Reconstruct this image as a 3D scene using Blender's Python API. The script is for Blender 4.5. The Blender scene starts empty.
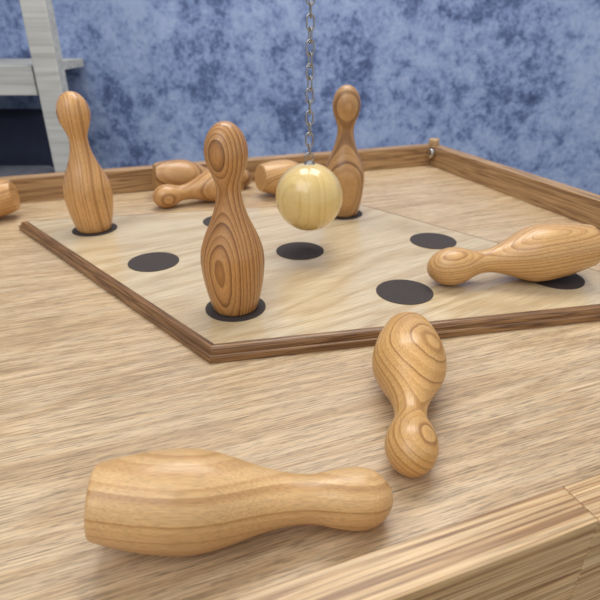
import bpy, bmesh, math, random
from mathutils import Vector, Matrix, Quaternion
random.seed(4)
C=0.01; TZ=0.75           # centimetres -> metres ; tray floor height above the room floor
def W(x,y,z): return Vector((x*C,y*C,z*C+TZ))
def lin(r,g,b):
    f=lambda c:(c/255/12.92) if c/255<=.04045 else ((c/255+.055)/1.055)**2.4
    return (f(r),f(g),f(b),1)
sc=bpy.context.scene
sc.view_settings.view_transform='Standard'
# ---------------------------------------------------------------- materials
def newmat(name,rough=.5,coat=0.,spec=.5,metal=0.):
    m=bpy.data.materials.new(name); m.use_nodes=True
    nt=m.node_tree; b=nt.nodes['Principled BSDF']
    b.inputs['Roughness'].default_value=rough
    b.inputs['Coat Weight'].default_value=coat
    b.inputs['Coat Roughness'].default_value=.12
    b.inputs['Specular IOR Level'].default_value=spec
    b.inputs['Metallic'].default_value=metal
    return m,nt,b
def ramp(nt,src,stops,interp='LINEAR'):
    r=nt.nodes.new('ShaderNodeValToRGB'); r.color_ramp.interpolation=interp
    e=r.color_ramp.elements
    while len(e)<len(stops): e.new(.5)
    for k,(p,c) in enumerate(stops): e[k].position=p; e[k].color=c
    nt.links.new(src,r.inputs[0]); return r.outputs[0]
def mapping(nt,src,loc=(0,0,0),rot=(0,0,0),scale=(1,1,1)):
    n=nt.nodes.new('ShaderNodeMapping'); n.inputs[1].default_value=loc; n.inputs[2].default_value=rot; n.inputs[3].default_value=scale
    nt.links.new(src,n.inputs[0]); return n.outputs[0]
def noise(nt,src,scale,detail=3,rough=.5,dist=0):
    n=nt.nodes.new('ShaderNodeTexNoise'); n.inputs['Scale'].default_value=scale; n.inputs['Detail'].default_value=detail
    n.inputs['Roughness'].default_value=rough; n.inputs['Distortion'].default_value=dist
    nt.links.new(src,n.inputs['Vector']); return n.outputs['Fac']
def noise1(nt,src,scale,detail=2,rough=.5):
    n=nt.nodes.new('ShaderNodeTexNoise'); n.noise_dimensions='1D'; n.inputs['Scale'].default_value=scale; n.inputs['Detail'].default_value=detail
    n.inputs['Roughness'].default_value=rough
    nt.links.new(src,n.inputs['W']); return n.outputs['Fac']
def mixc(nt,fac,a,b,mode='MIX'):
    n=nt.nodes.new('ShaderNodeMix'); n.data_type='RGBA'; n.blend_type=mode
    for s,v in ((n.inputs[0],fac),(n.inputs[6],a),(n.inputs[7],b)):
        if hasattr(v,'node'): nt.links.new(v,s)
        else: s.default_value=v
    return n.outputs[2]
def math_(nt,op,a,b=0.):
    n=nt.nodes.new('ShaderNodeMath'); n.operation=op
    for s,v in ((n.inputs[0],a),(n.inputs[1],b)):
        if hasattr(v,'node'): nt.links.new(v,s)
        else: s.default_value=v
    return n.outputs[0]
def bump(nt,b,h,strength,dist=.0005):
    n=nt.nodes.new('ShaderNodeBump'); n.inputs['Strength'].default_value=strength; n.inputs['Distance'].default_value=dist
    nt.links.new(h,n.inputs['Height']); nt.links.new(n.outputs[0],b.inputs['Normal'])
def obj_coord(nt): return nt.nodes.new('ShaderNodeTexCoord').outputs['Object']
GREY=lambda v:(v,v,v,1)

def turned_wood(name,light,mid,dark,off=(.03,.01,0),tilt=(0.05,0.08,0),period=.0042,wob=.004,rough=.38,coat=.18,line=.6,fibre=.4):
    """growth rings around a pith that lies beside the turning axis, irregular ring widths"""
    m,nt,b=newmat(name,rough,coat)
    b.inputs['Coat Roughness'].default_value=.18
    co=obj_coord(nt)
    v=mapping(nt,co,loc=off,rot=tilt,scale=(1,1,.25))
    vm=nt.nodes.new('ShaderNodeVectorMath'); vm.operation='MULTIPLY'; vm.inputs[1].default_value=(1,1,0)
    nt.links.new(v,vm.inputs[0])
    ln=nt.nodes.new('ShaderNodeVectorMath'); ln.operation='LENGTH'; nt.links.new(vm.outputs[0],ln.inputs[0])
    wb=noise(nt,v,45,3,.5)
    dist=math_(nt,'ADD',ln.outputs['Value'],math_(nt,'MULTIPLY',wb,wob))
    saw=math_(nt,'FRACT',math_(nt,'MULTIPLY',math_(nt,'ADD',dist,math_(nt,'MULTIPLY',noise1(nt,dist,180,1),period*1.6)),1/period))
    amp=noise1(nt,dist,.9/period,1)
    ring=ramp(nt,saw,[(0,GREY(0)),(.55,GREY(.28)),(.86,GREY(1)),(.94,GREY(.9)),(1,GREY(0))])
    f=math_(nt,'MULTIPLY',ring,math_(nt,'ADD',math_(nt,'MULTIPLY',amp,1.5),-.05))
    col=ramp(nt,f,[(0,light),(.35,mid),(1,dark)])
    base=mixc(nt,line,mid,col)
    fib=noise(nt,mapping(nt,co,scale=(1,1,.05)),2400,3)
    base=mixc(nt,fibre,base,ramp(nt,fib,[(.34,GREY(.5)),(.60,GREY(1.18))]),'MULTIPLY')
    big=noise(nt,mapping(nt,co,loc=off),28,2)
    base=mixc(nt,fibre+.1,base,ramp(nt,big,[(.3,GREY(.8)),(.7,GREY(1.12))]),'MULTIPLY')
    nt.links.new(base,b.inputs['Base Color'])
    return m
def plank_wood(name,light,mid,dark,streak=(.05,1,1),scale=500,ringscale=60,rough=.45,coat=.1,contrast=.6,fleck=.4,bmp=.15,offs=(0,0,0),fstreak=None,bands=9,lo=.36,hi=.55,fiber=.3):
    """grain runs along the object's local X"""
    m,nt,b=newmat(name,rough,coat)
    co=mapping(nt,obj_coord(nt),loc=offs)
    v=mapping(nt,co,scale=streak)
    big=noise(nt,v,ringscale,3,.5,.6)
    fr=math_(nt,'PINGPONG',math_(nt,'MULTIPLY',big,bands),.5)
    col=ramp(nt,fr,[(0.02,dark),(.2,mid),(.5,light)])
    base=mixc(nt,contrast,mid,col)
    fl=noise(nt,mapping(nt,co,scale=fstreak or streak),scale,2,.6)
    base=mixc(nt,fleck,base,ramp(nt,fl,[(lo,GREY(.35)),(hi,GREY(1.08))]),'MULTIPLY')
    fb=noise(nt,mapping(nt,co,loc=(.5,.2,.1),scale=(.02,1,1)),scale*1.1,3,.65)
    base=mixc(nt,fiber,base,ramp(nt,fb,[(.38,GREY(.5)),(.60,GREY(1.25))]),'MULTIPLY')
    nt.links.new(base,b.inputs['Base Color'])
    bump(nt,b,fl,bmp,.0002)
    return m
def plain(name,c,rough=.5,metal=0,coat=0,var=.12,sc_=40):
    m,nt,b=newmat(name,rough,coat,metal=metal)
    n=noise(nt,obj_coord(nt),sc_,4)
    k=tuple(x*(1-var*2) for x in c[:3])+(1,)
    nt.links.new(ramp(nt,n,[(.3,k),(.7,c)]),b.inputs['Base Color'])
    return m

M_tray=plank_wood('tray_plywood',lin(205,181,147),lin(193,165,128),lin(172,142,105),streak=(.10,1,1),scale=1300,ringscale=18,rough=.42,coat=.1,contrast=.6,fleck=.5,fstreak=(.07,1,1),bands=12,lo=.38,hi=.46,fiber=.6)
M_board=plank_wood('board_birch',lin(215,196,162),lin(204,181,143),lin(184,157,117),streak=(.16,1,1),scale=900,ringscale=12,rough=.3,coat=.35,contrast=.6,fleck=.25,bmp=.04,bands=10,fstreak=(.06,1,1),fiber=.3)
M_edge=plank_wood('oak_edging',lin(160,120,78),lin(132,94,58),lin(82,54,33),streak=(.02,1,1),scale=1200,ringscale=220,rough=.42,coat=.15,contrast=.85,fleck=.45,fstreak=(.03,1,1))
rimkw=dict(streak=(.014,1,1),scale=1500,ringscale=100,rough=.45,coat=.1,contrast=.95,fleck=.35,fstreak=(.015,1,1),bands=12,fiber=.45)
M_rim=plank_wood('oak_rim',lin(214,182,138),lin(198,160,112),lin(142,102,62),**rimkw)
M_rim3=plank_wood('oak_rim_end',lin(214,182,138),lin(198,160,112),lin(142,102,62),offs=(.7,.3,.4),**rimkw)
M_rim2=plank_wood('oak_rim_far',lin(190,153,108),lin(166,128,86),lin(122,88,57),streak=(.03,1,1),scale=1000,ringscale=75,rough=.45,coat=.1,contrast=.8,fleck=.35,offs=(.3,.2,.1),fstreak=(.03,1,1))
M_dark=plain('black_felt',lin(64,54,50),.8,var=.2,sc_=900)
M_steel=plain('chain_steel',lin(172,170,166),.28,1.0)
M_chrome=plain('zinc_screw',lin(225,225,225),.25,1.0)

def mesh_obj(name,bm,mat,loc=(0,0,0),rot=None,parent=None,smooth=False,bevel=0):
    me=bpy.data.meshes.new(name); bm.normal_update(); bm.to_mesh(me); bm.free()
    o=bpy.data.objects.new(name,me); sc.collection.objects.link(o)
    o.location=loc
    if rot is not None:
        o.rotation_mode='QUATERNION'; o.rotation_quaternion=rot
    if mat: me.materials.append(mat)
    if smooth:
        for p in me.polygons: p.use_smooth=True
    if bevel:
        md=o.modifiers.new('b','BEVEL'); md.width=bevel*C; md.segments=4; md.limit_method='ANGLE'
    if parent: o.parent=parent
    return o
def empty(name):
    e=bpy.data.objects.new(name,None); sc.collection.objects.link(e); e.empty_display_size=.05; return e
def box(name,c,s,rz=0,mat=None,parent=None,bevel=.1):
    bm=bmesh.new(); bmesh.ops.create_cube(bm,size=1)
    bmesh.ops.scale(bm,vec=Vector(s)*C,verts=bm.verts)
    return mesh_obj(name,bm,mat,W(*c),Quaternion((0,0,1),rz),parent,bevel=bevel)
def cyl(name,c,r,h,mat,parent=None,seg=48,axis=None,bevel=0,r2=None):
    bm=bmesh.new(); bmesh.ops.create_cone(bm,cap_ends=True,segments=seg,radius1=r*C,radius2=(r if r2 is None else r2)*C,depth=h*C)
    q=Vector(axis).to_track_quat('Z','Y') if axis else None
    o=mesh_obj(name,bm,mat,W(*c),q,parent,bevel=bevel)
    for p in o.data.polygons: p.use_smooth=len(p.vertices)==4
    return o

# ---------------------------------------------------------------- game table
PH=.3585; U=Vector((math.cos(PH),math.sin(PH))); N=Vector((-U.y,U.x))
def T(u,n): p=U*u+N*n; return p.x,p.y
u0,u1,n0,n1=-30,45.3,9.94,66.8; w=1.65; zt=2.8; zb=-4.2
table=empty('game_table')
cx,cy=T((u0+u1)/2,(n0+n1)/2)
box('tray_panel',(cx,cy,-.6),(u1-u0,n1-n0,1.2),PH,M_tray,table,0)
def rail(name,ua,ub,na,nb,mat,bv=.12):
    x,y=T((ua+ub)/2,(na+nb)/2)
    box(name,(x,y,(zt+zb)/2),(ub-ua,nb-na,zt-zb),PH,mat,table,bv)
def rail_long(name,ua,ub,na,nb,mat):
    # side rails: grain (local X) along N
    x,y=T((ua+ub)/2,(na+nb)/2)
    box(name,(x,y,(zt+zb)/2),(nb-na,ub-ua,zt-zb),PH+math.pi/2,mat,table,.12)
rail('rail_front',u0-w,13.985,n0-w,n0,M_rim,.06)
rail('rail_front_end',14.0,u1+w,n0-w,n0,M_rim3,.06)
rail('rail_back',u0-w,u1+w,n1,n1+w,M_rim2)
rail_long('rail_left',u0-w,u0,n0+.02,n1-.02,M_rim2)
rail_long('rail_right',u1,u1+w,n0+.02,n1-.02,M_rim2)
for k,(a,b_) in enumerate([(u0+3,n0+3),(u1-3,n0+3),(u0+3,n1-3),(u1-3,n1-3)]):
    x,y=T(a,b_); box('leg_%d'%(k+1),(x,y,-38.1),(5,5,73.8),PH,M_rim2,table,.3)
x,y=T(u1-.25,n1-.9)
cyl('corner_screw',(x-.3,y,1.9),.7,.5,M_chrome,table,32,axis=(-U.x,-U.y,.1),bevel=.12)
cyl('corner_screw_stem',(x+.3*U.x,y+.3*U.y,1.9),.2,1.2,M_chrome,table,16,axis=(U.x,U.y,0))
x,y=T(u1+.8,n1+.6)
cyl('corner_peg',(x,y,3.2),.75,.9,M_rim,table,32,bevel=.2)

# ---------------------------------------------------------------- skittles board (rhombus)
G0=Vector((-4.337,31.668)); GA=Vector((11.81,2.386)); GB=Vector((-7.475,7.893))
def G(i,j): p=G0+GA*i+GB*j; return p
ma,mb=.4174,.4627
cor=[G(-.43,-.545),G(2+ma,-.545),G(2+ma,2+mb),G(-.43,2+mb)]
board=empty('skittles_board')
TB=1.0
def inset(poly,d):
    out=[]
    n=len(poly)
    for i in range(n):
        p0,p1,p2=poly[i-1],poly[i],poly[(i+1)%n]
        e1=(p1-p0).normalized(); e2=(p2-p1).normalized()
        n1_=Vector((-e1.y,e1.x)); n2_=Vector((-e2.y,e2.x))
        k=d/(1+n1_.dot(n2_)); out.append(p1+(n1_+n2_)*k)
    return out
inn=inset(cor,.62)
angA=math.atan2(GA.y,GA.x)
def prism(name,poly,z0,z1,mat,parent,org,rz,bevel=0):
    bm=bmesh.new(); R=Matrix.Rotation(-rz,2)
    P=[R@(p-org) for p in poly]
    lo=[bm.verts.new((p.x*C,p.y*C,z0*C)) for p in P]; hi=[bm.verts.new((p.x*C,p.y*C,z1*C)) for p in P]
    bm.faces.new(hi); bm.faces.new(lo[::-1])
    for i in range(len(P)):
        j=(i+1)%len(P); bm.faces.new((lo[i],lo[j],hi[j],hi[i]))
    return mesh_obj(name,bm,mat,W(org.x,org.y,0),Quaternion((0,0,1),rz),parent,bevel=bevel)
prism('panel',inn,.03,TB,M_board,board,G(1,1),angA+.35)
# moulded edging: each side is one strip swept with a stepped, rounded section, mitred at the corners
sec=[(0,.01),(0,.40),(.03,.47),(.10,.50),(.16,.50),(.16,.56),(.18,.72),(.24,.86),(.34,.95),(.46,.98),(.50,.955),(.54,.98),(.615,.985),(.615,.01)]
for i in range(4):
    j=(i+1)%4; e=cor[j]-cor[i]; org=(cor[i]+cor[j])/2; rz=math.atan2(e.y,e.x); R=Matrix.Rotation(-rz,2)
    bm=bmesh.new(); ra=[];rb_=[]
    for d,z in sec:
        pl=inset(cor,d); a=R@(pl[i]-org); b_=R@(pl[j]-org)
        ra.append(bm.verts.new((a.x*C,a.y*C,z*C))); rb_.append(bm.verts.new((b_.x*C,b_.y*C,z*C)))
    n=len(sec)
    for k in range(n):
        k2=(k+1)%n; bm.faces.new((ra[k],ra[k2],rb_[k2],rb_[k]))
    bm.faces.new(ra[::-1]); bm.faces.new(rb_)
    bmesh.ops.recalc_face_normals(bm,faces=bm.faces)
    mesh_obj('edging_%d'%(i+1),bm,M_edge,W(org.x,org.y,0),Quaternion((0,0,1),rz),board)
for i in range(3):
    for j in range(3):
        p=G(i,j); cyl('spot_%d%d'%(i,j),(p.x,p.y,TB+.02),2.02,.05,M_dark,board,64)

# ---------------------------------------------------------------- skittle pins
def crspline(pts,n=6):
    out=[]
    P=[pts[0]]+pts+[pts[-1]]
    for i in range(1,len(P)-2):
        a,b_,c,d=P[i-1],P[i],P[i+1],P[i+2]
        for k in range(n):
            t=k/n
            out.append(tuple(.5*((2*b_[q])+(-a[q]+c[q])*t+(2*a[q]-5*b_[q]+4*c[q]-d[q])*t*t+(-a[q]+3*b_[q]-3*c[q]+d[q])*t**3) for q in (0,1)))
    out.append(pts[-1]); return out
def pin_mesh(L,base,belly,neck,head,bz=.27,nz=.675,hz=.85):
    m=lambda a,b_,t:a+(b_-a)*t
    pts=[(.012,base),(bz*.25,m(base,belly,.36)),(bz*.55,m(base,belly,.76)),(bz*.85,m(base,belly,.975)),(bz,belly),
         (m(bz,nz,.16),m(belly,neck,.06)),(m(bz,nz,.36),m(belly,neck,.30)),(m(bz,nz,.58),m(belly,neck,.65)),(m(bz,nz,.8),m(belly,neck,.91)),
         (nz,neck),(m(nz,hz,.3),m(neck,head,.24)),(m(nz,hz,.65),m(neck,head,.77)),(hz,head),
         (m(hz,1,.35),head*.94),(m(hz,1,.65),head*.76),(m(hz,1,.88),head*.47),(m(hz,1,.97),head*.24)]
    prof=[(0,0),(0,base-.012),(.004,base-.004)]+crspline(pts,5)+[(1,0)]
    bm=bmesh.new(); S=72; rings=[]
    for z,r in prof:
        if r<1e-6: rings.append([bm.verts.new((0,0,z*L*C))])
        else: rings.append([bm.verts.new((r*L*C*math.cos(2*math.pi*k/S),r*L*C*math.sin(2*math.pi*k/S),z*L*C)) for k in range(S)])
    for a,b_ in zip(rings,rings[1:]):
        for k in range(S):
            k2=(k+1)%S
            if len(a)==1: bm.faces.new((a[0],b_[k2],b_[k]))
            elif len(b_)==1: bm.faces.new((a[k],a[k2],b_[0]))
            else: bm.faces.new((a[k],a[k2],b_[k2],b_[k]))
    return bm
def finish(o):
    for p in o.data.polygons: p.use_smooth=abs(p.normal.z)<.995 or p.center.z>.02
def standing(p,mat,L=12,roll=0,**k):
    o=mesh_obj('skittle_pin',pin_mesh(L,**k),mat,W(p.x,p.y,TB+.05),Quaternion((0,0,1),roll)); finish(o); return o
def lying(bx,by,dx,dy,mat,z0=0,L=12,roll=0,**k):
    rb,rh=k['belly']*L,k['head']*L; fb,fh=k.get('bz',.27),k.get('hz',.85)
    s=(rb-rh)/((fh-fb)*L)
    d=Vector((dx,dy)).normalized(); cs=math.sqrt(1-s*s)
    D=Vector((d.x*cs,d.y*cs,-s)); z=z0+rb/cs+s*fb*L+.01
    q=D.to_track_quat('Z','Y')@Quaternion((0,0,1),roll)
    o=mesh_obj('skittle_pin',pin_mesh(L,**k),mat,W(bx,by,z),q); finish(o); return o
std=dict(base=.128,belly=.17,neck=.064,head=.108)
m1=turned_wood('pin_wood_front_stand',lin(198,146,88),lin(170,117,62),lin(98,58,28),off=(.016,.024,0),period=.0026,wob=.003,line=.95)
m2=turned_wood('pin_wood_b',lin(212,163,104),lin(193,142,84),lin(146,98,54),off=(.03,-.02,.1),period=.0034,wob=.003,line=.75)
m3=turned_wood('pin_wood_c',lin(194,149,94),lin(170,124,74),lin(114,76,42),off=(-.03,.02,.2),period=.0034,wob=.003,line=.8)
m4=turned_wood('pin_wood_light',lin(222,182,128),lin(208,164,108),lin(176,130,80),off=(.05,.02,.3),tilt=(.02,.03,0),period=.0036,wob=.0015,line=.7)
m5=turned_wood('pin_wood_d',lin(218,171,108),lin(199,150,86),lin(150,102,52),off=(.022,.0,.5),period=.0024,wob=.0025,line=.8)
m6=turned_wood('pin_wood_e',lin(214,171,112),lin(195,148,91),lin(144,98,55),off=(-.016,.02,.7),period=.0024,wob=.003,line=.85)
standing(G(0,0),m1,roll=.3,base=.125,belly=.170,neck=.062,head=.108,bz=.29)
standing(G(0,2),m2,roll=1.2,L=12.1,base=.128,belly=.172,neck=.064,head=.112,bz=.29)
standing(G(2,2),m3,roll=2.2,L=12.2,base=.128,belly=.165,neck=.064,head=.108,bz=.29)
lying(-7.6,13.97,1,.115,m4,L=11.4,roll=.6,base=.120,belly=.166,neck=.081,head=.104,bz=.29,nz=.70,hz=.875)
lying(6.2,26.4,-.148,-.989,m5,L=9.95,roll=1.0,base=.13,belly=.194,neck=.076,head=.119,bz=.30)
lying(21.45,36.6,-.99,-.12,m6,z0=TB+.045,L=12.4,roll=2.,base=.125,belly=.168,neck=.066,head=.111,bz=.32)
lying(-17.1,61.8,.93,.38,m3,roll=0,**std)
lying(-7.0,61.3,-.90,-.43,m2,roll=.5,L=10.2,base=.13,belly=.185,neck=.08,head=.125)
lying(-4.6,61.2,.85,.52,m6,roll=1.5,**std)
lying(-29.6,54,-.97,-.25,m2,roll=2.5,**std)

# ---------------------------------------------------------------- hanging ball, chain, stand
bx,by,bz_,br=.73,42.,5.65,2.71
mb_=turned_wood('ball_wood',lin(228,200,134),lin(221,190,122),lin(202,168,98),off=(.02,.03,.1),period=.007,rough=.25,coat=.55,line=.5,fibre=.15)
mb_.node_tree.nodes['Principled BSDF'].inputs['Coat Roughness'].default_value=.1
bm=bmesh.new(); bmesh.ops.create_uvsphere(bm,u_segments=72,v_segments=48,radius=br*C)
ball=mesh_obj('hanging_wooden_ball',bm,mb_,W(bx,by,bz_),None,smooth=True)
def link_ring(bm,center,halfl,halfw,wire,rotz,S=20,K=8):
    pts=[]
    st=halfl-halfw
    for k in range(S):
        a=2*math.pi*k/S; x=halfw*math.cos(a); z=halfw*math.sin(a)+(st if math.sin(a)>=0 else -st)
        pts.append(Vector((x,0,z)))
    R=Matrix.Rotation(rotz,3,'Z'); rings=[]
    for k in range(S):
        t=(pts[(k+1)%S]-pts[k-1]).normalized(); s=Vector((0,1,0)); n=t.cross(s)
        rings.append([bm.verts.new((R@(pts[k]+wire*(n*math.cos(2*math.pi*q/K)+s*math.sin(2*math.pi*q/K)))+Vector(center))*C) for q in range(K)])
    for k in range(S):
        a,b_=rings[k],rings[(k+1)%S]
        for q in range(K): bm.faces.new((a[q],a[(q+1)%K],b_[(q+1)%K],b_[q]))
top=bz_+br
cyl('eye_plate',(bx,by,top+.03),.5,.22,M_steel,None,32,bevel=.05,r2=.28).parent=ball
bpy.data.objects['eye_plate'].matrix_parent_inverse=Matrix.Translation(-ball.location)
bm=bmesh.new(); z=top+.45; k=0
link_ring(bm,(0,0,z),.34,.34,.07,0.3); z+=.55
while z<62:
    link_ring(bm,(0,0,z),.50,.27,.068,.3+(math.pi/2 if k%2==0 else 0)+random.uniform(-.25,.25)); z+=.80; k+=1
ztop=z-.8+.4
ch=mesh_obj('metal_chain',bm,M_steel,W(bx,by,0)); 
for p in ch.data.polygons: p.use_smooth=True
px,py=T(u1+w+2.01,18)
box('stand_post',(px,py,ztop/2-3),(4,4,ztop+6),PH,M_rim2,table,.3)
d=Vector((bx-px,by-py)); 
box('stand_arm',((px+bx)/2,(py+by)/2,ztop+1.6),(d.length+6,3,3),math.atan2(d.y,d.x),M_rim2,table,.3)

# ---------------------------------------------------------------- room
def wallmat():
    m,nt,b=newmat('blue_plaster',.7,0)
    co=obj_coord(nt)
    a=noise(nt,co,5,5,.6,.3)
    c=noise(nt,mapping(nt,co,loc=(3,1,2)),24,10,.8,.15)
    d=noise(nt,mapping(nt,co,loc=(7,1,5)),70,6,.75,.1)
    s=math_(nt,'ADD',math_(nt,'MULTIPLY',a,.3),math_(nt,'ADD',math_(nt,'MULTIPLY',c,.5),math_(nt,'MULTIPLY',d,.2)))
    col=ramp(nt,s,[(.39,lin(62,75,112)),(.45,lin(95,112,154)),(.485,lin(130,149,190)),(.56,lin(163,179,211))])
    nt.links.new(col,b.inputs['Base Color']); bump(nt,b,s,.35,.004)
    return m
M_wall=wallmat()
M_floor=plank_wood('floor_boards',lin(120,100,84),lin(96,80,66),lin(60,48,40),scale=120,ringscale=8,streak=(.08,1,1))
box('wall_back',(0,143,-75+125),(520,6,250),0,M_wall,None,0)
box('wall_left',(-183,0,50),(6,280,250),0,M_wall,None,0)
box('floor',(0,0,-77),(540,300,4),0,M_floor,None,0)
M_cream=plank_wood('cream_painted_wood',lin(206,204,194),lin(196,194,186),lin(176,172,162),scale=90,ringscale=12,contrast=.4,fleck=.15,rough=.6,coat=0)
rack=empty('wooden_shelf_rack')
for k,(x,y) in enumerate([(-48.2,111),(-118,111)]):
    box('post_%d'%(k+1),(x,y,0),(4.6,3.4,149.9),0,M_cream,rack,.2)
for k,zc in enumerate([-55,-21,10.8,52]):
    box('shelf_%d'%(k+1),(-84.9,124.7,zc),(66,29,1.8),0,M_cream,rack,.1)
    box('apron_%d'%(k+1),(-83.3,110.8,zc-1.8),(64.6,2,5.2),0,M_cream,rack,.1)
M_navy=plain('navy_fabric',lin(40,46,66),.9,sc_=60); M_gr=plain('grey_cloth',lin(104,104,112),.95,sc_=50)
box('storage_box',(-76,130,-9.6),(46,13,20.6),0,M_navy,None,1.)
bm=bmesh.new()
bmesh.ops.create_cone(bm,cap_ends=True,segments=48,radius1=.055,radius2=.055,depth=.40)
mesh_obj('rolled_towel',bm,M_gr,W(-75,117.5,-14.5),Vector((1,0,0)).to_track_quat('Z','Y'),smooth=False,bevel=1.2)

# ---------------------------------------------------------------- light
def area(name,loc,target,size,power,col=(1,1,1)):
    l=bpy.data.lights.new(name,'AREA'); l.shape='RECTANGLE'; l.size,l.size_y=size; l.energy=power; l.color=col
    o=bpy.data.objects.new(name,l); sc.collection.objects.link(o); o.location=W(*loc)
    o.rotation_mode='QUATERNION'; o.rotation_quaternion=(W(*target)-o.location).to_track_quat('-Z','Y'); return o
area('ceiling_lamp_key',(5,85,125),(0,40,0),(1.0,.6),13.5,(1,.985,.96))
area('window_light',(-60,-50,130),(0,60,0),(1.3,1.1),10.5,(.97,.98,1))
wd=bpy.data.worlds.new('world'); sc.world=wd; wd.use_nodes=True
bg=wd.node_tree.nodes['Background']; bg.inputs[0].default_value=(.96,.98,1,1); bg.inputs[1].default_value=.75

# ---------------------------------------------------------------- camera
cd=bpy.data.cameras.new('camera'); cam=bpy.data.objects.new('camera',cd); sc.collection.objects.link(cam)
cam.location=W(0,0,17.66); cam.rotation_euler=(math.pi/2-.4704,0,0)
cd.sensor_width=36; cd.lens=530.2/600*36; cd.clip_start=.01
cd.dof.use_dof=True; cd.dof.focus_distance=.28; cd.dof.aperture_fstop=18
sc.camera=cam
